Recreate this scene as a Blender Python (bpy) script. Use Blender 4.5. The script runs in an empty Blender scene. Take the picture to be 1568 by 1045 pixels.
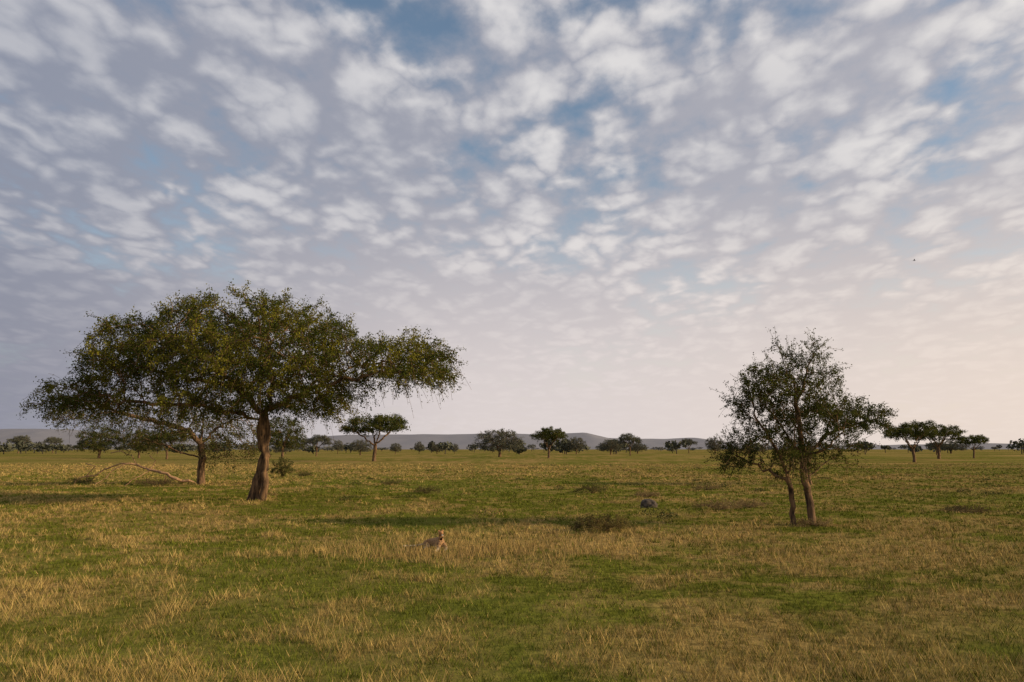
import bpy, math, random
import numpy as np
from mathutils import Vector
rng=np.random.default_rng(7); random.seed(7)
scene=bpy.context.scene
scene.view_settings.view_transform='Standard'; scene.view_settings.look='None'; scene.view_settings.exposure=0
R=math.radians

# ---------------- helpers ----------------
def link(o): scene.collection.objects.link(o); return o
def mesh_np(name,V,F,col=None,smooth=False):
    me=bpy.data.meshes.new(name); V=np.asarray(V,dtype=np.float32); F=np.asarray(F,dtype=np.int32)
    M,k=F.shape
    me.vertices.add(len(V)); me.vertices.foreach_set("co",V.ravel())
    me.loops.add(M*k); me.polygons.add(M)
    me.polygons.foreach_set("loop_start",np.arange(M,dtype=np.int32)*k)
    me.loops.foreach_set("vertex_index",F.ravel())
    if smooth: me.polygons.foreach_set("use_smooth",np.ones(M,dtype=bool))
    me.update(calc_edges=True)
    if col is not None:
        a=me.color_attributes.new("Col",'FLOAT_COLOR','POINT')
        c=np.ones((len(V),4),dtype=np.float32); c[:,:3]=col
        a.data.foreach_set("color",c.ravel())
    return me
def hsh(ix,iy,iz,seed):
    h=(ix.astype(np.int64)*73856093)^(iy.astype(np.int64)*19349663)^(iz.astype(np.int64)*83492791)^(seed*2654435761)
    h&=0xffffffff; h=((h^(h>>16))*0x45d9f3b)&0xffffffff; h=((h^(h>>16))*0x45d9f3b)&0xffffffff; h^=h>>16
    return h/4294967295.0
def vnoise(x,y,z,seed=0):
    x,y,z=[np.asarray(a,dtype=float) for a in np.broadcast_arrays(x,y,z)]
    ix,iy,iz=np.floor(x),np.floor(y),np.floor(z); fx,fy,fz=x-ix,y-iy,z-iz
    s=lambda t:t*t*(3-2*t); fx,fy,fz=s(fx),s(fy),s(fz)
    ix,iy,iz=[a.astype(np.int64) for a in (ix,iy,iz)]; r=0
    for a in (0,1):
        for b in (0,1):
            for c in (0,1):
                w=(fx if a else 1-fx)*(fy if b else 1-fy)*(fz if c else 1-fz)
                r=r+w*hsh(ix+a,iy+b,iz+c,seed)
    return r
def fbm(x,y,z=0.0,seed=0,o=4):
    r=0;a=.5;t=0
    for i in range(o):
        r=r+a*vnoise(np.asarray(x)*2**i,np.asarray(y)*2**i,np.asarray(z)*2**i,seed+i); t+=a; a*=.55
    return r/t
def sst(a,b,x):
    t=np.clip((x-a)/(b-a),0,1); return t*t*(3-2*t)
def unit(v): return v/np.maximum(np.linalg.norm(v,axis=-1,keepdims=True),1e-9)

# ---------------- materials ----------------
def newmat(name):
    m=bpy.data.materials.new(name); m.use_nodes=True; nt=m.node_tree; nt.nodes.clear()
    out=nt.nodes.new('ShaderNodeOutputMaterial'); return m,nt,out
def foliage_mat(name,transl=.35,haze=0.):
    m,nt,out=newmat(name); N=nt.nodes.new; L=nt.links.new
    at=N('ShaderNodeAttribute'); at.attribute_name='Col'; col=at.outputs['Color']
    if haze>0:
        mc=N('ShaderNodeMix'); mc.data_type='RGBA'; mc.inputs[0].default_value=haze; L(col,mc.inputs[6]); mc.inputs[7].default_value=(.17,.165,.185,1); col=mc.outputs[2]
    d=N('ShaderNodeBsdfDiffuse'); L(col,d.inputs[0])
    if transl>0:
        t=N('ShaderNodeBsdfTranslucent'); mx=N('ShaderNodeMixShader'); mx.inputs[0].default_value=transl; L(col,t.inputs[0])
        L(d.outputs[0],mx.inputs[1]); L(t.outputs[0],mx.inputs[2]); L(mx.outputs[0],out.inputs[0])
    else: L(d.outputs[0],out.inputs[0])
    return m
def noise_mat(name,c1,c2,scale,bump=.3,rough=.9,stretch=(1,1,1)):
    m,nt,out=newmat(name); N=nt.nodes.new; L=nt.links.new
    tc=N('ShaderNodeTexCoord'); mp=N('ShaderNodeMapping'); mp.inputs['Scale'].default_value=stretch
    n=N('ShaderNodeTexNoise'); n.inputs['Scale'].default_value=scale; n.inputs['Detail'].default_value=5
    cr=N('ShaderNodeValToRGB'); cr.color_ramp.elements[0].position=.35; cr.color_ramp.elements[1].position=.68
    cr.color_ramp.elements[0].color=(*c1,1); cr.color_ramp.elements[1].color=(*c2,1)
    b=N('ShaderNodeBsdfPrincipled'); b.inputs['Roughness'].default_value=rough; b.inputs['Specular IOR Level'].default_value=.2
    bp=N('ShaderNodeBump'); bp.inputs['Strength'].default_value=bump; bp.inputs['Distance'].default_value=.05
    L(tc.outputs['Object'],mp.inputs[0]); L(mp.outputs[0],n.inputs['Vector']); L(n.outputs[0],cr.inputs[0]); L(cr.outputs[0],b.inputs['Base Color'])
    L(n.outputs[0],bp.inputs['Height']); L(bp.outputs[0],b.inputs['Normal']); L(b.outputs[0],out.inputs[0]); return m
M_leaf=foliage_mat('acacia_leaf',.28)
M_leafh=foliage_mat('acacia_leaf_haze_tint',0.,.36)  # leaf copy for far trees, aerial haze mixed into its colour
M_grass=foliage_mat('grass_blade',0.)
M_bark=noise_mat('acacia_bark',(.035,.023,.015),(.24,.145,.075),8,1.,.95,(1,1,.22))
M_dead=noise_mat('dead_wood',(.24,.14,.07),(.45,.28,.16),8,.4)
M_rock=noise_mat('dark_rock',(.03,.027,.025),(.14,.11,.085),7,.7)
M_hill=noise_mat('hill_haze_tint',(.18,.185,.215),(.21,.21,.235),.004,0,1)  # atmospheric haze painted into the base colour, no volume

# ---------------- camera ----------------
cam=bpy.data.cameras.new('camera'); co=link(bpy.data.objects.new('camera',cam))
cam.lens=28; cam.sensor_width=36; cam.clip_end=60000; cam.clip_start=.1
co.location=(0,0,2.6); co.rotation_euler=(R(90+7.73),0,0); scene.camera=co

# ---------------- sun + sky ----------------
AZ=R(98); EL=R(19)
sd=Vector((math.sin(AZ)*math.cos(EL),math.cos(AZ)*math.cos(EL),math.sin(EL)))
sl=bpy.data.lights.new('sun','SUN'); sl.energy=5.0; sl.angle=R(1.5); sl.color=(1,.76,.47)
so=link(bpy.data.objects.new('sun',sl)); so.rotation_euler=sd.to_track_quat('Z','Y').to_euler(); so.location=(60,0,40)
w=bpy.data.worlds.new('World'); scene.world=w; w.use_nodes=True; nt=w.node_tree; nt.nodes.clear()
N=nt.nodes.new; L=nt.links.new
def inp(sock,v):
    if hasattr(v,'node'): L(v,sock)
    else: sock.default_value=v
def mth(op,a,b=0.0,c=None,clamp=False):
    n=N('ShaderNodeMath'); n.operation=op; n.use_clamp=clamp; inp(n.inputs[0],a); inp(n.inputs[1],b)
    if c is not None: inp(n.inputs[2],c)
    return n.outputs[0]
def mrange(v,a,b,c=0.,d=1.,smooth=True):
    n=N('ShaderNodeMapRange'); n.interpolation_type='SMOOTHSTEP' if smooth else 'LINEAR'
    inp(n.inputs[0],v); 
    for i,q in enumerate((a,b,c,d)): inp(n.inputs[i+1],q)
    return n.outputs[0]
def mix(f,a,b,mode='MIX'):
    n=N('ShaderNodeMix'); n.data_type='RGBA'; n.blend_type=mode; inp(n.inputs[0],f)
    for s,v in ((6,a),(7,b)):
        if hasattr(v,'node'): L(v,n.inputs[s])
        else: n.inputs[s].default_value=(*v,1)
    return n.outputs[2]
def noise(vec,scale,detail,rough=.5,dist=0.,dim='3D',colout=False):
    n=N('ShaderNodeTexNoise'); n.noise_dimensions=dim; L(vec,n.inputs['Vector']); n.inputs['Scale'].default_value=scale; n.inputs['Detail'].default_value=detail
    n.inputs['Roughness'].default_value=rough; n.inputs['Distortion'].default_value=dist; return n.outputs[1 if colout else 0]
def vop(op,v,o):
    n=N('ShaderNodeVectorMath'); n.operation=op; L(v,n.inputs[0])
    if hasattr(o,'node'): L(o,n.inputs[1])
    elif op=='SCALE': n.inputs['Scale'].default_value=o
    else: n.inputs[1].default_value=o
    return n.outputs[0]
tc=N('ShaderNodeTexCoord'); sx=N('ShaderNodeSeparateXYZ'); L(tc.outputs['Generated'],sx.inputs[0])
X,Y,Z=sx.outputs
zc=mth('ADD',mth('MAXIMUM',Z,0.),.16)
cb=N('ShaderNodeCombineXYZ'); L(mth('DIVIDE',X,zc),cb.inputs[0]); L(mth('DIVIDE',Y,zc),cb.inputs[1])
mp=N('ShaderNodeMapping'); mp.inputs['Rotation'].default_value=(0,0,R(24)); mp.inputs['Location'].default_value=(5.3,2.9,0); mp.inputs['Scale'].default_value=(1.15,.85,1)
L(cb.outputs[0],mp.inputs[0]); P=mp.outputs[0]
warpn=noise(P,4.,3,.6,0,'2D',True)
PW=vop('ADD',P,vop('SCALE',vop('SUBTRACT',warpn,(.5,.5,.5)),.28))
vn=N('ShaderNodeTexVoronoi'); vn.voronoi_dimensions='2D'; vn.feature='F1'; vn.inputs['Scale'].default_value=7.8; L(PW,vn.inputs['Vector']); vr=vn.outputs['Distance']
big=noise(P,.9,2,.5,.0,'2D')
n1=noise(P,5.5,6,.58,.0,'2D')
pv=mth('ADD',mth('MULTIPLY',mth('SUBTRACT',.8,vr),.55),mth('MULTIPLY',n1,.80))
cover=mth('ADD',mth('MULTIPLY',big,.95),mth('MULTIPLY',n1,.40))
sheet=mrange(mth('ADD',cover,mth('MULTIPLY',pv,.40)),.58,.92)
puff=mrange(pv,.48,.92)
amp=mrange(big,.30,.66,.88,.46)
lit=mth('MULTIPLY',puff,amp,clamp=True)
side=mrange(X,-.75,.75,0,1,False)
cgrey=mix(side,(.235,.262,.345),(.50,.485,.52))
cwhite=mix(side,(.66,.66,.69),(.90,.86,.82))
sky=N('ShaderNodeTexSky'); sky.sky_type='NISHITA'; sky.sun_disc=False; sky.sun_elevation=EL; sky.sun_rotation=AZ
sky.dust_density=1.5; sky.air_density=1.0
skyc=mix(1.,sky.outputs[0],(.14,.14,.135),'MULTIPLY')
withc=mix(mth('MULTIPLY',sheet,.95),skyc,cgrey)
withc=mix(lit,withc,cwhite)
hz1=mix(mrange(X,-.60,.0,0,1),(.265,.27,.335),(.74,.66,.64))
hz=mix(mrange(X,.0,.7,0,1),hz1,(.86,.72,.62))
hazef=mrange(Z,.03,.36,1.,0.)
fin=mix(mth('MULTIPLY',hazef,.93),withc,hz)
bg=N('ShaderNodeBackground'); L(fin,bg.inputs[0]); bg.inputs[1].default_value=1.0
wo=N('ShaderNodeOutputWorld'); L(bg.outputs[0],wo.inputs[0])

# ---------------- ground ----------------
def gz(x,y):
    d=np.hypot(x,y)
    return (fbm(np.asarray(x)/7.,np.asarray(y)/7.,0,50,3)-.5)*.22*np.clip(60/np.maximum(d,1),0,1)
def tanamt(x,y):
    x=np.asarray(x,float); y=np.asarray(y,float)
    n=fbm(x/5.,y/3.5,0,11,4); m=fbm(x/26.,y/16.,0,23,3); f=fbm(x/.9,y/.9,0,37,3)
    t=sst(.45,.575,.38*n+.27*m+.35*f)
    g=lambda cx,cy,sx,sy: np.exp(-((x-cx)/sx)**2-((y-cy)/sy)**2)
    t=t+.4*g(-1.5,24,5,3.5)+.35*g(7,33,3,3)+.3*g(-7,13,5,4)+.5*g(-18,31,10,2.5)+.2*g(9,15,5,2)
    t=t-.7*g(24,38,12,10)-.3*g(0,60,25,10)+.7*g(-50,110,50,35)-.3*g(3,16,4,3)-.35*g(8,11,5,3)
    return np.clip(t,0,1)
def patchcol(x,y):
    t=tanamt(x,y)[:,None]; v=.75+.5*fbm(x/1.3,y/1.3,0,31,3)[:,None]
    return (np.array([[.115,.125,.022]])*(1-t)+np.array([[.29,.205,.078]])*t)*v
xs=np.concatenate([-np.geomspace(30000,45,60),np.arange(-44.5,44.6,.5),np.geomspace(45,30000,60)])
ys=np.concatenate([-np.geomspace(3000,6,25),np.arange(-4,6,2),np.arange(6,60,.4),np.geomspace(60,30000,130)])
gx,gy=np.meshgrid(xs,ys); gx=gx.ravel(); gy=gy.ravel()
V=np.stack([gx,gy,gz(gx,gy)],1); nx=len(xs); ny=len(ys)
i=np.arange(nx-1)[None,:]+np.arange(ny-1)[:,None]*nx; i=i.ravel()
F=np.stack([i,i+1,i+1+nx,i+nx],1)
gme=mesh_np('ground',V,F,patchcol(gx,gy),True); ground=link(bpy.data.objects.new('ground',gme))
m,nt,out=newmat('savanna_ground'); N=nt.nodes.new; L=nt.links.new
at=N('ShaderNodeAttribute'); at.attribute_name='Col'; tcg=N('ShaderNodeTexCoord'); O=tcg.outputs['Object']
a1=noise(O,5.,5,.65,0,'2D'); a2=noise(O,.55,5,.6,0,'2D'); a3=noise(O,.045,5,.6,0,'2D')
c=mix(mrange(a1,.3,.7),(.5,.5,.45),(1.3,1.25,1.2)); c=mix(1.,at.outputs['Color'],c,'MULTIPLY')
c=mix(mth('MULTIPLY',mrange(a2,.49,.62),.55),c,(.30,.21,.075))
c=mix(mth('MULTIPLY',mrange(a3,.47,.60),.45),c,(.12,.135,.025))
b=N('ShaderNodeBsdfDiffuse'); L(c,b.inputs[0])
bp=N('ShaderNodeBump'); bp.inputs['Strength'].default_value=.6; bp.inputs['Distance'].default_value=.08; L(a1,bp.inputs['Height']); L(bp.outputs[0],b.inputs['Normal'])
L(b.outputs[0],out.inputs[0]); gme.materials.append(m)

# ---------------- grass ----------------
def sample_pos(n,y0,y1,a):
    u=rng.random(n); p=1-a
    y=(y0**p+u*(y1**p-y0**p))**(1/p); x=(rng.random(n)*2-1)*(.68*y+3); return x,y
def blades(x,y,h,wd,lean,col,tip):
    n=len(x); z=gz(x,y)-.01; th=rng.random(n)*2*np.pi; ph=rng.random(n)*2*np.pi
    b=np.stack([x,y,z],1); s=np.stack([np.cos(th),np.sin(th),0*th],1)*wd[:,None]*.5
    t=b+np.stack([np.cos(ph)*lean*h,np.sin(ph)*lean*h,h],1)
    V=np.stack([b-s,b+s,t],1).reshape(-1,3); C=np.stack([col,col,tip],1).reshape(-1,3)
    return V,C
parts=[]
GREEN=np.array([.145,.170,.022]); TAN=np.array([.48,.335,.13])
n=400000; x,y=sample_pos(n,8.0,140,.8); t=tanamt(x,y); r=rng.random(n)
clump=fbm(x/.35,y/.35,0,77,2)
h=(.02+.08*rng.random(n)**1.5)*(.5+clump); wd=.008*np.maximum(1,y/11)*(.6+.8*rng.random(n))
isT=(r<.07+.62*t)
v=(.5+.85*rng.random(n))[:,None]*(.65+.7*fbm(x/1.7,y/1.7,0,93,2))[:,None]
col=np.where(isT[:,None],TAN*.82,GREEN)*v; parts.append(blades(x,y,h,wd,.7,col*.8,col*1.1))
# dry tufts
nt_=34000; x,y=sample_pos(nt_,8.0,150,.85); t=tanamt(x,y); k=rng.random(nt_)<(.03+.97*t**1.5); x=x[k]; y=y[k]; t=t[k]
nb=13; sz=(.45+.8*rng.random(len(x))**1.5)*(.6+.6*t); X2=np.repeat(x,nb); Y2=np.repeat(y,nb); S=np.repeat(sz,nb); n=len(X2)
X2=X2+rng.normal(0,.06,n)*S; Y2=Y2+rng.normal(0,.06,n)*S
h=(.05+.17*rng.random(n))*S; wd=.007*np.maximum(1,Y2/12)*(.6+.8*rng.random(n))
v=(.5+.85*rng.random(n))[:,None]*np.repeat(.7+.5*rng.random(len(x)),nb)[:,None]
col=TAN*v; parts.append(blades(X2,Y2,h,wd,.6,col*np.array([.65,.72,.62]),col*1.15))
# green tufts
nt_=17000; x,y=sample_pos(nt_,8.0,110,.8); nb=11; sz=.5+.8*rng.random(nt_); X2=np.repeat(x,nb); Y2=np.repeat(y,nb); S=np.repeat(sz,nb); n=len(X2)
X2=X2+rng.normal(0,.06,n)*S; Y2=Y2+rng.normal(0,.06,n)*S
h=(.05+.10*rng.random(n))*S; wd=.008*np.maximum(1,Y2/12)*(.6+.8*rng.random(n)); v=(.3+.95*rng.random(n))[:,None]
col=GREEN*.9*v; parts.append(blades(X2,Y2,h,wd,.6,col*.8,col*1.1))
# tall stand around the cheetah
nc=5200; x=rng.normal(-1.6,2.1,nc); y=rng.normal(20.5,1.1,nc); k=(np.hypot((x+2.0)/.45,(y-21.25)/.35)>1)&(rng.random(nc)<fbm(x/.5,y/.5,0,88,2)*1.6-.15); x=x[k];y=y[k];n=len(x)
h=.10+.24*rng.random(n); col=TAN*(.5+.65*rng.random(n))[:,None]
parts.append(blades(x,y,h,np.full(n,.011),.4,col*.75,col*1.1))
V=np.concatenate([p[0] for p in parts]); C=np.concatenate([p[1] for p in parts])
me=mesh_np('grass',V,np.arange(len(V)).reshape(-1,3),C); me.materials.append(M_grass); link(bpy.data.objects.new('grass',me))

# ---------------- trees ----------------
def tubes(A,B,rA,rB,dA,dB,K=6):
    ref=np.array([.37,.88,.29]); ref=ref/np.linalg.norm(ref); an=np.arange(K)*2*np.pi/K
    def ring(P,r,d):
        u=unit(np.cross(d,ref)); v=np.cross(d,u)
        return P[:,None,:]+r[:,None,None]*(u[:,None,:]*np.cos(an)[None,:,None]+v[:,None,:]*np.sin(an)[None,:,None])
    n=len(A); V=np.concatenate([ring(A,rA,dA),ring(B,rB,dB)],1).reshape(-1,3)
    j=np.arange(K); base=(np.arange(n)*2*K)[:,None]
    F=np.stack([base+j,base+(j+1)%K,base+K+(j+1)%K,base+K+j],2).reshape(-1,4); return V,F
def leaves(P,size,col,asp=.55):
    n=len(P); a=unit(rng.normal(size=(n,3))); b=unit(np.cross(a,unit(rng.normal(size=(n,3)))))
    s=size*(.6+.8*rng.random(n)); a=a*s[:,None]*.5; b=b*(s*asp)[:,None]*.5
    V=np.stack([P-a,P+b,P+a,P-b],1).reshape(-1,3); F=np.arange(4*n).reshape(-1,4); return V,F,np.repeat(col,4,0)
def ellips(n,c,r,shell=.45,flat=-.55):
    out=[]
    while len(out)<n:
        d=unit(rng.normal(size=3)); 
        if d[2]<flat: continue
        q=d*(rng.random()**shell); out.append(np.array(c)+q*np.array(r))
    return np.array(out)
class Tree:
    def __init__(s): s.p=[];s.par=[]
    def line(s,pts,parent=-1,step=.3,jit=.03):
        pts=[np.array(q,float) for q in pts]
        if parent>=0: pts=[s.p[parent]]+pts
        else: s.p.append(pts[0]); s.par.append(-1); parent=len(s.p)-1
        idx=[]
        for a,b in zip(pts[:-1],pts[1:]):
            k=max(1,int(np.linalg.norm(b-a)/step))
            for q in range(1,k+1):
                s.p.append(a+(b-a)*q/k+rng.normal(0,jit,3)); s.par.append(parent); parent=len(s.p)-1
            idx.append(parent)
        return idx
    def colonize(s,att,step,infl,kill,maxit=160,trop=0.0,jit=.25):
        att=att.copy(); nd=np.full(len(att),1e9); ni=np.zeros(len(att),int)
        def upd(i0):
            for i in range(i0,len(s.p)):
                d=np.linalg.norm(att-s.p[i],axis=1); m=d<nd; nd[m]=d[m]; ni[m]=i
        upd(0); cc={}
        for it in range(maxit):
            k=nd>=kill; att=att[k]; nd=nd[k]; ni=ni[k]
            if len(att)==0: break
            act=nd<infl
            if not act.any(): break
            P=np.array(s.p); dirs=unit(att[act]-P[ni[act]]); acc=np.zeros((len(P),3)); np.add.at(acc,ni[act],dirs)
            ids=np.unique(ni[act]); i0=len(s.p)
            for i in ids:
                if cc.get(i,0)>=4: continue
                v=acc[i]; l=np.linalg.norm(v)
                v=(v/l if l>1e-3 else rng.normal(size=3))+rng.normal(0,jit,3)+np.array([0,0,trop]); v/=np.linalg.norm(v)
                s.p.append(P[i]+v*step); s.par.append(int(i)); cc[i]=cc.get(i,0)+1
            if len(s.p)==i0: break
            upd(i0)
    def radii(s,rbase,r0):
        n=len(s.p); nch=np.zeros(n,int)
        for q in s.par:
            if q>=0: nch[q]+=1
        tips=np.where(nch==0,1.,0.)
        for i in range(n-1,-1,-1):
            if s.par[i]>=0: tips[s.par[i]]+=tips[i]
        N0=tips[0]; ex=math.log(max(N0,2))/math.log(rbase/r0)
        s.r=r0*tips**(1/ex); s.nch=nch; return s.r
    def wood(s,K=6,flare=.5,minr=.0):
        P=np.array(s.p); par=np.array(s.par); r=s.r.copy(); z0=P[0,2]
        r=r*(1+flare*np.exp(-np.maximum(P[:,2]-z0,0)/.35))
        d=np.zeros_like(P); m=par>=0; d[m]=unit(P[m]-P[par[m]]); d[~m]=[0,0,1]
        main={}
        for i in np.where(m)[0]:
            q=par[i]
            if q not in main or r[i]>r[main[q]]: main[q]=i
        idx=np.where(m&(s.r>=minr))[0]; ism=np.array([main[par[i]]==i for i in idx])
        A=P[par[idx]]; B=P[idx]; dA=np.where(ism[:,None],d[par[idx]],d[idx]); rA=np.where(ism,r[par[idx]],np.minimum(r[par[idx]],r[idx]*1.25))
        return tubes(A,B,rA,r[idx],dA,d[idx],K)
def twigs(tree,center,rthr,k,L0,L1,droop,nl,lsize,colfn,up=0.,spread=.07,twr=.008):
    P=np.array(tree.p); sel=np.where(tree.r<rthr)[0]; base=np.repeat(P[sel],k,0); n=len(base)
    par=np.array(tree.par)[sel]; dd=np.repeat(unit(P[sel]-P[np.maximum(par,0)]),k,0)
    outw=unit(base-np.array(center)); d=unit(dd*.5+outw*.5+rng.normal(0,.6,(n,3))+np.array([0,0,up]))
    Ln=L0+(L1-L0)*rng.random(n)**1.5; S=3; pts=[]
    dr=droop*(.3+rng.random(n))
    for q in range(S+1):
        f=q/S; pp=base+d*(Ln*f)[:,None]; pp[:,2]-=dr*Ln*f*f; pts.append(pp)
    A=np.concatenate(pts[:-1]); B=np.concatenate(pts[1:]); D=unit(B-A); rr=np.full(len(A),twr)
    WV,WF=tubes(A,B,rr,rr*.75,D,D,3)
    ti=rng.integers(0,n,nl); f=rng.random(nl)**.7; ln=Ln[ti]; LP=base[ti]+d[ti]*(ln*f)[:,None]; LP[:,2]-=dr[ti]*ln*f*f
    LP=LP+rng.normal(0,spread,(nl,3)); c=colfn(LP,ti,n)
    return WV,WF,leaves(LP,lsize,c)
def leafcol(base,young,seed):
    def f(LP,ti,n):
        cl=fbm(LP[:,0]/1.1,LP[:,1]/1.1,LP[:,2]/.8,seed,2); tw=rng.random(n)[ti]
        t=np.clip(sst(.42,.68,cl)*.7+.5*(tw-.4),0,1)[:,None]
        return (np.array(base)*(1-t)+np.array(young)*t)*(.7+.6*rng.random(len(LP)))[:,None]
    return f
def build(name,woods,lvs,loc,matw=M_bark,matl=M_leaf,parent=None,as_mesh=False):
    WV=[];WF=[];o=0
    for v,f in woods: WV.append(v);WF.append(f+o);o+=len(v)
    wm=mesh_np(name+'_wood',np.concatenate(WV),np.concatenate(WF),None,True); wm.materials.append(matw)
    LV=[];LF=[];LC=[];o=0
    for v,f,c in lvs: LV.append(v);LF.append(f+o);LC.append(c);o+=len(v)
    lm=mesh_np(name+'_leaves',np.concatenate(LV),np.concatenate(LF),np.concatenate(LC)); lm.materials.append(matl)
    if as_mesh: return wm,lm
    place(name,wm,lm,loc)
def place(name,wm,lm,loc,scale=(1,1,1),rot=0,pn=('trunk_and_branches','foliage'),haze=False):
    e=link(bpy.data.objects.new(name,None)); e.location=loc; e.scale=scale; e.rotation_euler=(0,0,rot); e.empty_display_size=.5
    for nme,me in zip(pn,(wm,lm)):
        ob=link(bpy.data.objects.new(nme,me)); ob.parent=e
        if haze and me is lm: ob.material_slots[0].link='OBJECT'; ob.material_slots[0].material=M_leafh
    return e
def gap(att,sc,thr,seed):
    n=fbm(att[:,0]/sc,att[:,1]/sc,att[:,2]/(sc*.7),seed,2); return att[n>thr]

# --- big acacia
px=lambda X_,Z_,y=0.: ((X_-393)/30.,y,(768-Z_)/30.)
T=Tree()
i=T.line([px(386,770),px(391,745),px(397,718),px(402,698,.1),px(396,676,.1),px(396,657),px(400,640)],jit=.03)
top=i[-1]; mid=i[-2]
a=T.line([px(428,622,-.3),px(470,603,-.9),px(520,590,-1.2),px(575,578,-1.),px(620,570,-.6)],top,jit=.09)
T.line([px(520,560,1.5),px(570,545,3.)],a[1],jit=.08)
b=T.line([px(376,618,.3),px(345,596,.6),px(295,585,.9),px(240,575,.6),px(195,560,0)],top,jit=.09)
T.line([px(330,560,-1.8),px(300,530,-3.2)],b[0],jit=.08)
c=T.line([px(410,600,0),px(405,560,.3),px(398,520,.2),px(392,490,0)],top,jit=.08)
T.line([px(430,570,2.),px(440,540,4)],c[0],jit=.08)
T.line([px(420,575,-2.),px(440,545,-4)],c[0],jit=.08)
T.line([px(370,640,-.6),px(320,630,-1.3),px(250,625,-1.8),px(190,618,-2.)],mid,jit=.09)
def E(n,cx,cy,hw,hh,dy,yc=0,sh=.4,fl=-.45): return ellips(n,px(cx,cy,yc),(hw/30.,dy,hh/30.),sh,fl)
att=np.concatenate([E(2000,385,553,175,100,6.4,0,.4,-.45),E(800,205,562,76,74,4.6,0,.4,-.5),E(800,612,572,82,58,4.2,-.4,.4,-.5),
   E(450,330,560,75,70,5,0,.4,-.35),E(360,140,620,60,32,3,-1,.5,-.7),E(520,310,615,115,42,4.5,-1,.6,-.9),E(500,455,612,100,38,4.5,0,.6,-.9),E(300,290,520,85,62,5,0,.4)])
att=gap(att,1.5,.405,5)
T.colonize(att,.3,4.5,.40,trop=.03)
T.radii(.25,.011)
woods=[T.wood(9,.25)]
B2=Tree(); B2.line([px(402,770,-.2),px(407,745,-.25),px(406,718,-.15),px(402,696,0),px(406,672,.1),px(402,640,0)],jit=.03); B2.r=np.linspace(.18,.13,len(B2.p)); woods.append(B2.wood(8,.3))
cf=leafcol((.050,.066,.013),(.20,.185,.024),3)
ctr=px(390,640)
v,f,l1=twigs(T,ctr,.022,2,.25,1.0,.35,150000,.102,cf,up=.08,spread=.09)
woods.append((v,f)); lv=[l1]
v,f,l2=twigs(T,ctr,.012,1,.4,1.2,.8,18000,.08,cf,up=-.1,spread=.05,twr=.007); woods.append((v,f)); lv.append(l2)
GZ=lambda x,y: float(gz(np.array([x]),np.array([y]))[0])
build('acacia_tree',woods,lv,(-12.8,40.7,GZ(-12.8,40.7)-.05))

# --- smaller tree behind left
q=lambda X_,Z_,y=0.: ((X_-308)/20.6,y,(742-Z_)/20.6)
T=Tree(); i=T.line([q(308,744),q(307,720),q(310,700),q(305,680)])
T.line([q(290,660,-.5),q(240,645,-.8),q(190,635,-1)],i[-1],jit=.06); T.line([q(325,655,.5),q(360,640,.5)],i[-1],jit=.06)
T.line([q(270,690,-.5),q(235,672,-.8)],i[1],jit=.06); T.line([q(300,640,1),q(285,615,1)],i[-1])
def E2(n,cx,cy,hw,hh,dy,sh=.5,fl=-.6): return ellips(n,q(cx,cy),(hw/20.6,dy,hh/20.6),sh,fl)
att=np.concatenate([E2(420,140,634,72,34,3),E2(460,270,658,90,46,4,.5,-.8),E2(280,350,668,62,46,3,.5,-.95)]); att=gap(att,1.6,.40,15)
T.colonize(att,.32,5,.45); T.radii(.27,.013)
woods=[T.wood(7,.4)]; v,f,l=twigs(T,q(290,690),.026,2,.3,1.,.5,21000,.12,leafcol((.055,.065,.018),(.15,.14,.035),4),spread=.12,twr=.012)
woods.append((v,f)); build('acacia_tree',woods,[l],(-23.1,60,GZ(-23.1,60)-.05))

# --- right tree (28m)
s=lambda X_,Z_,y=0.: ((X_-1228)/44.6,y,(805-Z_)/44.6)
T=Tree(); i=T.line([s(1244,808),s(1242,770),s(1238,735,.1),s(1236,700,.1),s(1232,660),s(1228,620),s(1226,580)],step=.2,jit=.02)
T.line([s(1262,690,-.3),s(1290,660,-.4)],i[2],.2,.03); T.line([s(1215,660,.5),s(1190,620,.7)],i[2],.2,.03); T.line([s(1275,710,.5),s(1305,700,.7)],i[1],.2,.03)
T.line([s(1245,590,.2),s(1255,550,.3)],i[4],.2,.03)
T2=Tree(); j=T2.line([s(1217,808,.2),s(1218,775,.2),s(1212,735,.1),s(1200,700,0),s(1180,670,-.2),s(1160,640,-.2)],step=.2,jit=.02)
T2.line([s(1170,715,.5),s(1140,700,.6)],j[1],.2,.03); T2.line([s(1210,690,-.6),s(1215,640,-.9)],j[1],.2,.03)
def E3(n,cx,cy,hw,hh,dy,sh=.55,fl=-.8): return ellips(n,s(cx,cy),(hw/44.6,dy,hh/44.6),sh,fl)
a1_=np.concatenate([E3(560,1232,600,70,66,1.8),E3(360,1265,680,60,60,1.7),E3(90,1258,540,24,24,.6),E3(90,1208,545,20,28,.6)]); a2_=np.concatenate([E3(330,1162,608,40,52,1.4),E3(480,1180,688,70,50,1.9),E3(140,1132,702,28,28,1)])
T.colonize(gap(a1_,.75,.43,25),.17,3,.25,jit=.3); T2.colonize(gap(a2_,.75,.43,26),.17,3,.25,jit=.3)
T.radii(.125,.006); T2.radii(.09,.006)
cf3=leafcol((.034,.046,.011),(.10,.11,.020),8)
woods=[T.wood(7,.3),T2.wood(7,.3)]; lv=[]
for t_,nl in ((T,25000),(T2,19000)):
    v,f,l=twigs(t_,s(1225,690),.014,2,.15,.95,.1,nl,.058,cf3,up=.4,spread=.04,twr=.0055); woods.append((v,f)); lv.append(l)
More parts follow.
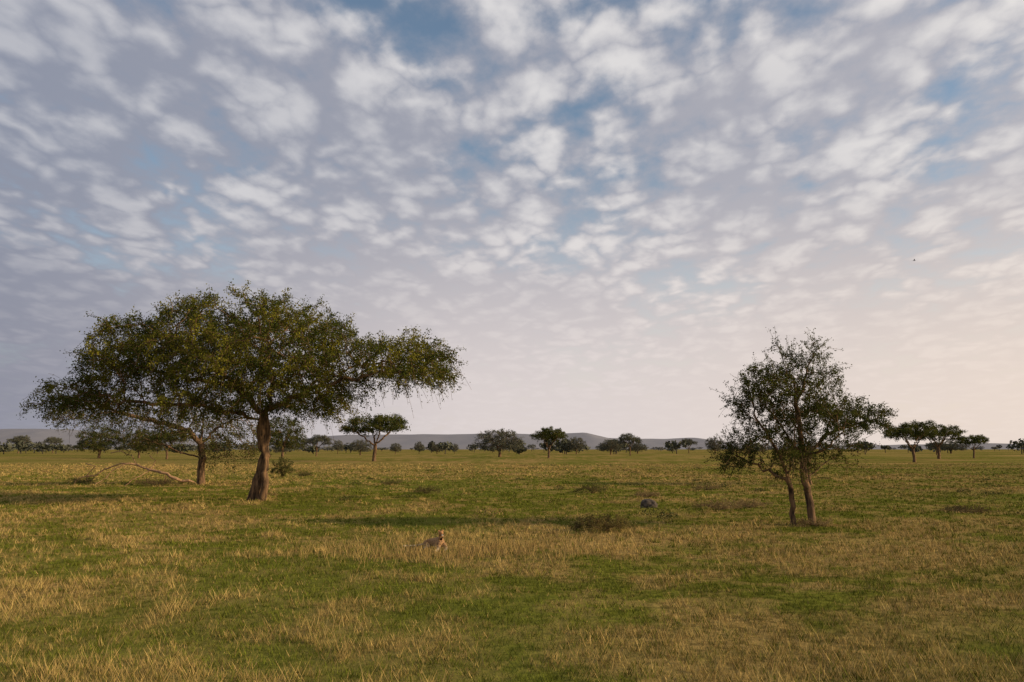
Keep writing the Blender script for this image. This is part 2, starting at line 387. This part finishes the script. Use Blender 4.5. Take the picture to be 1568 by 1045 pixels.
v,f,l=twigs(T2,s(1225,690),.009,1,.3,.6,.8,2500,.05,cf3,up=-.1,spread=.02,twr=.005); woods.append((v,f)); lv.append(l)
build('thorn_tree',woods,lv,(9.95,27.9,GZ(9.95,27.9)-.04))

# --- leaning acacia whose crown shows behind the thorn tree
T=Tree(); i=T.line([(0,0,-.1),(-.1,0,1.4),(.3,.1,2.6),(1.5,.1,3.8),(3.2,0,4.4),(4.8,-.2,4.8)]); T.line([(2.2,.8,5.2),(3,1.2,5.9)],i[2]); T.line([(-.6,.4,4.2),(-1,.6,5)],i[1])
att=gap(np.concatenate([ellips(330,(3.9,0,4.6),(2.6,2.6,1.9),.5,-.5),ellips(160,(1.6,.4,5.2),(2.4,2.4,1.3),.5,-.3),ellips(80,(5.3,0,5.2),(1.1,1.4,.7),.5,-.3),ellips(80,(-1,.5,4.8),(1.5,1.5,1.2),.5,-.3)]),1.2,.38,44)
T.colonize(att,.3,4,.4); T.radii(.17,.012); v,f,l=twigs(T,(2.5,0,3),.03,2,.25,.7,.2,16000,.12,leafcol((.040,.052,.016),(.11,.11,.03),5),spread=.11,twr=.01)
build('acacia_tree',[T.wood(7,.4),(v,f)],[l],(22.1,60,GZ(22.1,60)-.05))

# --- umbrella acacia variants for mid distance (10 m wide, 8 m tall)
def umbrella(seed,kind):
    global rng; rng=np.random.default_rng(seed); T=Tree()
    lean=rng.normal(0,.4)
    i=T.line([(0,0,-.1),(.1*lean,0,1.2),(lean*.5,.1,2.6)])
    k=4 if kind!='round' else 5
    for a in range(k):
        an=a*2*np.pi/k+rng.random()*.8; rr=2.2+rng.random()*1.2
        T.line([(lean*.5+math.cos(an)*rr*.4,math.sin(an)*rr*.4,3.8),(lean*.5+math.cos(an)*rr,math.sin(an)*rr,5.2+rng.random()*.7)],i[-1 if a%2 else 0] if kind=='round' else i[-1],jit=.08)
    if kind=='flat': att=np.concatenate([ellips(380,(lean,0,5.5),(4.8,4.8,2.3),.45,-.25),ellips(120,(2.1,0,6.4),(2.6,2.6,1.5),.45,-.1),ellips(90,(-3,1,5.1),(2.,2.,1.4),.45,-.4)])
    elif kind=='two': att=np.concatenate([ellips(260,(1.2,0,5.8),(3.7,3.7,2.1),.45,-.3),ellips(200,(-2.6,-.6,4.8),(2.6,2.6,1.8),.45,-.3),ellips(90,(3.6,0,4.6),(1.6,1.6,1.1),.45,-.3)])
    else: att=np.concatenate([ellips(480,(0,0,4.0),(4.8,4.6,3.8),.45,-.5),ellips(120,(-2,0,2.8),(3,3,1.9),.5,-.6)])
    att=gap(att,1.5,.36,seed); T.colonize(att,.4,5,.5); T.radii(.27,.02)
    v,f,l=twigs(T,(0,0,4),.05,2,.3,.8,.2,13000,.21,leafcol((.042,.055,.016),(.11,.115,.025),seed),spread=.17,twr=.014)
    return build('umb',[T.wood(6,.4),(v,f)],[l],None,as_mesh=True)
VAR=[umbrella(101,'flat'),umbrella(102,'two'),umbrella(103,'round'),umbrella(104,'flat'),umbrella(105,'round'),umbrella(106,'two')]
lst=[(-30,175,16,10.5,3),(-4.1,269,18,9.8,2),(10.5,230,11.6,8.8,0),(32,400,11,9.1,2),(47.5,323,9.6,9.2,1),(46.6,380,12,7.6,4),(110,500,11.4,9.1,0),(96,380,11,8.8,4),
 (81,162,10.6,8.3,0),(114,215,14,9.3,1),(132,230,9,6.9,3),(-118,230,14,10,4),(-108,233,12,9,2),(-307,500,14,11,0),(-297,520,12,10.8,3),(-57,200,12,11.5,2),(-90,210,10,7.7,0),
 (-52,450,6,7.2,4),(-42,450,9,5.5,2),(-32,450,5,6,4),(-91,420,6.5,7.8,2),(-73,300,11,8.2,1),(-66,350,11,7,4),(-58,400,7,6,2),(-80,280,7,6.5,2),(150,420,16,8,4),(215,500,14,7,1),(262,480,20,8,2),(190,360,10,6,3),(75,480,14,6.5,4),(128,420,10,6,2)]
for n_,(x_,y_,w_,h_,k_) in enumerate(lst):
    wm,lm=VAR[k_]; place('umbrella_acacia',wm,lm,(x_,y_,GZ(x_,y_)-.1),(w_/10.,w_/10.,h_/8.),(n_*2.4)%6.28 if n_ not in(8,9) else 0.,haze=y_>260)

# --- distant tree belt, one mesh
rng=np.random.default_rng(55)
nT=620; dist=np.concatenate([rng.uniform(380,1100,250),rng.uniform(1100,2600,370)]); tx=(rng.random(nT)*2-1)*dist*.95
keep=fbm(tx/160.,dist/400.,0,91,2)>np.where(dist<1100,.52,.40); tx=tx[keep]; dist=dist[keep]; LP=[];LC=[];A=[];Bv=[]
for x_,y_ in zip(tx,dist):
    w_=rng.uniform(3.,7.5); h_=rng.uniform(4.,8.5); nl=130; d=unit(rng.normal(size=(nl,3))); d*=rng.random((nl,1))**.4
    fl=rng.random()<.5; hh=h_*(.28 if fl else .42); p=d*np.array([w_,w_,hh])+np.array([x_,y_,h_-hh]); LP.append(p)
    hz_=min(1,(y_-200)/1900.); base=np.array([.060,.065,.036])*(1-hz_)+np.array([.17,.17,.185])*hz_  # aerial haze painted in: colour fades to blue-grey with distance
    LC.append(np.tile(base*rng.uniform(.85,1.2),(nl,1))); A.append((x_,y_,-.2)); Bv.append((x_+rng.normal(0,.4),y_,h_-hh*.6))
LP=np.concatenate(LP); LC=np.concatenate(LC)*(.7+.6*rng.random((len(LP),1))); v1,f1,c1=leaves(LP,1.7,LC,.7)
A=np.array(A);Bv=np.array(Bv);D=unit(Bv-A); v2,f2=tubes(A,Bv,np.full(len(A),.28),np.full(len(A),.2),D,D,5)
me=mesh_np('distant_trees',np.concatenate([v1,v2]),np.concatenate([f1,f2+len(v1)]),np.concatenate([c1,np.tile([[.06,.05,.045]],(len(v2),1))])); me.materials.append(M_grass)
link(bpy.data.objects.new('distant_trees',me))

# --- hills
def hill(name,xa,xb,y0,prof,depth=1500):
    nxh=160; nyh=14; xx=np.linspace(xa,xb,nxh); tt=np.linspace(0,1,nyh); V=[]
    hx=np.interp(xx,[p[0] for p in prof],[p[1] for p in prof])+(fbm(xx/600.,xx*0,0,61,3)-.5)*26*np.clip(np.minimum(xx-xa,xb-xx)/800,0,1)
    for t_ in tt:
        V.append(np.stack([xx,np.full(nxh,y0+t_*depth),hx*math.sin(t_*math.pi*.5)**.8-4],1))
    V=np.concatenate(V); k=np.arange(nxh-1)[None,:]+np.arange(nyh-1)[:,None]*nxh; k=k.ravel()
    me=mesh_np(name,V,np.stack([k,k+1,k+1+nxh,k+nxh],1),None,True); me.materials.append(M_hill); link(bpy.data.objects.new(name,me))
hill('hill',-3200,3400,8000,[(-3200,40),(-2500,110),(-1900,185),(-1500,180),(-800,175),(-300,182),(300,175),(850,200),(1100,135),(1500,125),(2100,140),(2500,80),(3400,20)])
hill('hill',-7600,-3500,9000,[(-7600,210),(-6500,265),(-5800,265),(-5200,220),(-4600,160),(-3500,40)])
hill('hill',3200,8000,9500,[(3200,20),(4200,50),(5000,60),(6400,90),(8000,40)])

# --- bushes
rng=np.random.default_rng(9)
def bush(x_,y_,w_,h_,colA,colB,nl=1800,name='low_bush',ls=.05):
    T=Tree(); T.p.append(np.zeros(3)); T.par.append(-1)
    for k in range(9):
        an=rng.random()*6.28; T.line([(math.cos(an)*w_*.15,math.sin(an)*w_*.15,h_*.3),(math.cos(an)*w_*.32,math.sin(an)*w_*.3,h_*(.4+.4*rng.random()))],0,.12,.02)
    T.colonize(ellips(130,(0,0,h_*.25),(w_*.5,w_*.5,h_*.7),.5,-.1),.12,2,.15,60); T.radii(.035,.005)
    v,f,l=twigs(T,(0,0,-.2),.012,2,.1,.3,.1,nl,ls,leafcol(colA,colB,12),up=.1,spread=.04,twr=.004)
    build(name,[T.wood(5,.2),(v,f)],[l],(x_,y_,GZ(x_,y_)-.02))
gA,gB=(.06,.065,.022),(.14,.135,.04); dA,dB=(.15,.11,.05),(.30,.22,.10)
bush(4.9,48.5,2.0,.55,gA,gB); bush(-5.1,49,1.8,.45,gA,gB); bush(2.9,25.8,1.9,.55,(.06,.055,.022),(.19,.15,.05),4200)
bush(8.9,35,2.3,.42,dA,dB); bush(10.6,36,1.6,.35,dA,dB); bush(-20,78,1.6,.5,gA,gB); bush(-25.5,58,3.2,.6,(.08,.07,.03),(.16,.13,.06),2600)
bush(-21,74,2.6,2.0,gA,gB,5000,'shrub',.08); bush(7.3,44,1.6,.3,dA,dB); bush(-9,60,1.8,.35,gA,gB); bush(12.5,52,2,.35,gA,dB); bush(19,34,1.8,.2,(.06,.05,.03),dA)
bush(-33,62,2.2,.6,gA,gB); bush(10.3,27.6,1.2,.25,dA,dB,900)
# small tussock mounds scattered over the plain
TT=[]
for k in range(80):
    y_=float(rng.uniform(30,130)); x_=float((rng.random()*2-1)*.66*y_)
    w_=rng.uniform(.3,.9); h_=rng.uniform(.12,.38); nl=150; d=unit(rng.normal(size=(nl,3))); d[:,2]=abs(d[:,2]); d*=rng.random((nl,1))**.35
    TT.append(leaves(d*np.array([w_,w_,h_])+np.array([x_,y_,GZ(x_,y_)]),.11,np.tile(np.array([[.085,.085,.03],[.24,.17,.07],[.06,.065,.025]])[k%3],(nl,1))*(.6+.8*rng.random((nl,1))),.3))
o=0;VV=[];FF=[];CC=[]
for v,f,c_ in TT: VV.append(v);FF.append(f+o);CC.append(c_);o+=len(v)
me=mesh_np('grass_tussocks',np.concatenate(VV),np.concatenate(FF),np.concatenate(CC)); me.materials.append(M_grass); link(bpy.data.objects.new('grass_tussocks',me))

# --- fallen branch
T=Tree(); u=lambda X_,Z_,y=0.: ((X_-300)/21.,y,(744-Z_)/21.)
i=T.line([u(302,740),u(284,737,-.2),u(262,727,-.3),u(235,721,-.1),u(212,715,.1),u(195,712),u(182,720,-.3),u(172,733,-.5),u(158,745,-.7)],jit=.05)
T.line([u(168,718,.3),u(148,728,.4),u(126,734,.5),u(112,746,.6)],i[4],jit=.05); T.line([u(220,732,-.6),u(205,746,-.9)],i[2],jit=.05); T.line([u(250,742,.6)],i[1]); T.line([u(203,701,.2),u(188,694,.2),u(170,696,.3)],i[3]); T.line([u(150,716,.1),u(136,712,.1)],len(T.p)-20)
T.line([u(240,708,.3),u(228,700,.4)],i[2])
T.radii(.11,.032); v,f=T.wood(7,0.); me=mesh_np('fallen_branch',v,f,None,True); me.materials.append(M_dead)
ob=link(bpy.data.objects.new('fallen_branch',me)); ob.location=(-22.9,58,.05)

# --- rock
import bmesh
bm=bmesh.new(); bmesh.ops.create_icosphere(bm,subdivisions=4,radius=1)
for v in bm.verts:
    c_=v.co; k=.75+.55*float(fbm(np.array([c_.x*1.4+5]),np.array([c_.y*1.4+3]),np.array([c_.z*1.4+9]),70,4)[0])
    v.co=Vector((c_.x*.36*k,c_.y*.28*k,c_.z*.31*k+.1))
me=bpy.data.meshes.new('rock'); bm.to_mesh(me); bm.free(); me.materials.append(M_rock); ob=link(bpy.data.objects.new('rock',me)); ob.location=(6.05,35.9,GZ(6.05,35.9))

# --- cheetah (lying, head raised)
def skinobj(name,pts,edges,rad,mat,parent,root=0,sub=2):
    me=bpy.data.meshes.new(name); me.from_pydata(pts,edges,[]); me.materials.append(mat); ob=link(bpy.data.objects.new(name,me)); ob.parent=parent
    sk=ob.modifiers.new('skin','SKIN'); 
    for k,rv in enumerate(rad):
        rr=rv if isinstance(rv,tuple) else (rv,rv); me.skin_vertices[0].data[k].radius=rr
        me.skin_vertices[0].data[k].use_root=(k==root)
    sb=ob.modifiers.new('sub','SUBSURF'); sb.levels=sub; sb.render_levels=sub
    return ob
m,nt,out=newmat('cheetah_fur'); N=nt.nodes.new; L=nt.links.new
tcx=N('ShaderNodeTexCoord'); vo=N('ShaderNodeTexVoronoi'); vo.inputs['Scale'].default_value=22; L(tcx.outputs['Object'],vo.inputs['Vector'])
sp=mrange(vo.outputs['Distance'],.30,.40); sz_=N('ShaderNodeSeparateXYZ'); L(tcx.outputs['Object'],sz_.inputs[0])
basec=mix(mrange(sz_.outputs[2],.05,.2),(.45,.38,.28),(.34,.19,.08)); c=mix(sp,(.03,.02,.015),basec)
b=N('ShaderNodeBsdfPrincipled'); b.inputs['Roughness'].default_value=.9; L(c,b.inputs['Base Color']); L(b.outputs[0],out.inputs[0]); M_fur=m
M_face=noise_mat('cheetah_face',(.32,.16,.065),(.40,.22,.10),14,.1); M_white=noise_mat('pale_fur',(.45,.39,.31),(.55,.5,.42),14,.1); M_black=noise_mat('black_fur',(.01,.008,.007),(.025,.02,.018),20,.1,.5)
ch=link(bpy.data.objects.new('cheetah',None)); ch.location=(-1.82,21.0,GZ(-1.82,21)); ch.scale=(.84,)*3; ch.rotation_euler=(0,0,R(-35))
pts=[(-.78,.26,.17),(-.55,.2,.21),(-.3,.1,.23),(-.08,.02,.26),(0,-.02,.36),(.04,-.05,.45),(.06,-.08,.50),
     (.02,-.14,.16),(.06,-.22,.05),(.12,-.42,.04),(.16,.02,.15),(.2,.0,.05),(.3,-.2,.04),
     (-.66,.08,.14),(-.48,.0,.1),(-.62,-.1,.05),(-.44,-.16,.04),
     (-.98,.3,.1),(-1.2,.2,.05),(-1.4,.02,.05),(-1.45,-.15,.06)]
ed=[(0,1),(1,2),(2,3),(3,4),(4,5),(5,6),(3,7),(7,8),(8,9),(3,10),(10,11),(11,12),(0,13),(13,14),(14,15),(15,16),(0,17),(17,18),(18,19),(19,20)]
ra=[.14,.13,.145,.15,.10,.075,.07,.075,.045,.035,.07,.045,.035,.10,.06,.035,.035,.04,.03,.028,.03]
skinobj('body',pts,ed,ra,M_fur,ch)
hd=link(bpy.data.objects.new('head',None)); hd.parent=ch; hd.location=(.06,-.1,.535); hd.rotation_euler=(0,0,R(65))
skinobj('skull',[(0,.03,0),(0,-.03,.005),(0,-.075,-.012),(0,-.115,-.03)],[(0,1),(1,2),(2,3)],[.085,.088,.06,.042],M_face,hd)
skinobj('muzzle',[(0,-.09,-.045),(0,-.128,-.04)],[(0,1)],[.042,.034],M_white,hd)
def ball(name,loc,sc,mat):
    bm=bmesh.new(); bmesh.ops.create_icosphere(bm,subdivisions=3,radius=1); me=bpy.data.meshes.new(name); 
    for v in bm.verts: v.co=Vector((v.co.x*sc[0],v.co.y*sc[1],v.co.z*sc[2]))
    for f_ in bm.faces: f_.smooth=True
    bm.to_mesh(me); bm.free(); me.materials.append(mat); ob=link(bpy.data.objects.new(name,me)); ob.parent=hd; ob.location=loc
ball('nose',(0,-.158,-.022),(.016,.01,.011),M_black)
for sg in (-1,1):
    ball('eye',(sg*.036,-.085,.02),(.013,.012,.011),M_black)
    ball('ear',(sg*.066,.0,.075),(.026,.014,.028),M_face)
    ball('ear_back',(sg*.068,.01,.078),(.026,.012,.028),M_black)
    skinobj('tear_mark',[(sg*.033,-.097,.008),(sg*.027,-.128,-.02),(sg*.028,-.146,-.045)],[(0,1),(1,2)],[.006,.006,.005],M_black,hd,0,1)

# --- bird
e=bpy.data.meshes.new('bird')
V=[(0,-.14,0),(.02,-.02,.02),(-.02,-.02,.02),(.0,.14,0),(0,0,-.03),(.26,.02,.08),(.13,-.05,.07),(.12,.05,.06),(-.26,.02,.08),(-.13,-.05,.07),(-.12,.05,.06),(.03,.2,0),(-.03,.2,0)]
Fc=[(0,1,2),(0,4,1),(0,2,4),(1,3,2),(1,4,3),(2,3,4),(1,6,5,7),(2,10,8,9),(3,11,12)]
e.from_pydata(V,[],Fc); e.materials.append(M_black); ob=link(bpy.data.objects.new('bird',e)); ob.location=(31,60,17); ob.rotation_euler=(0,0,R(70))
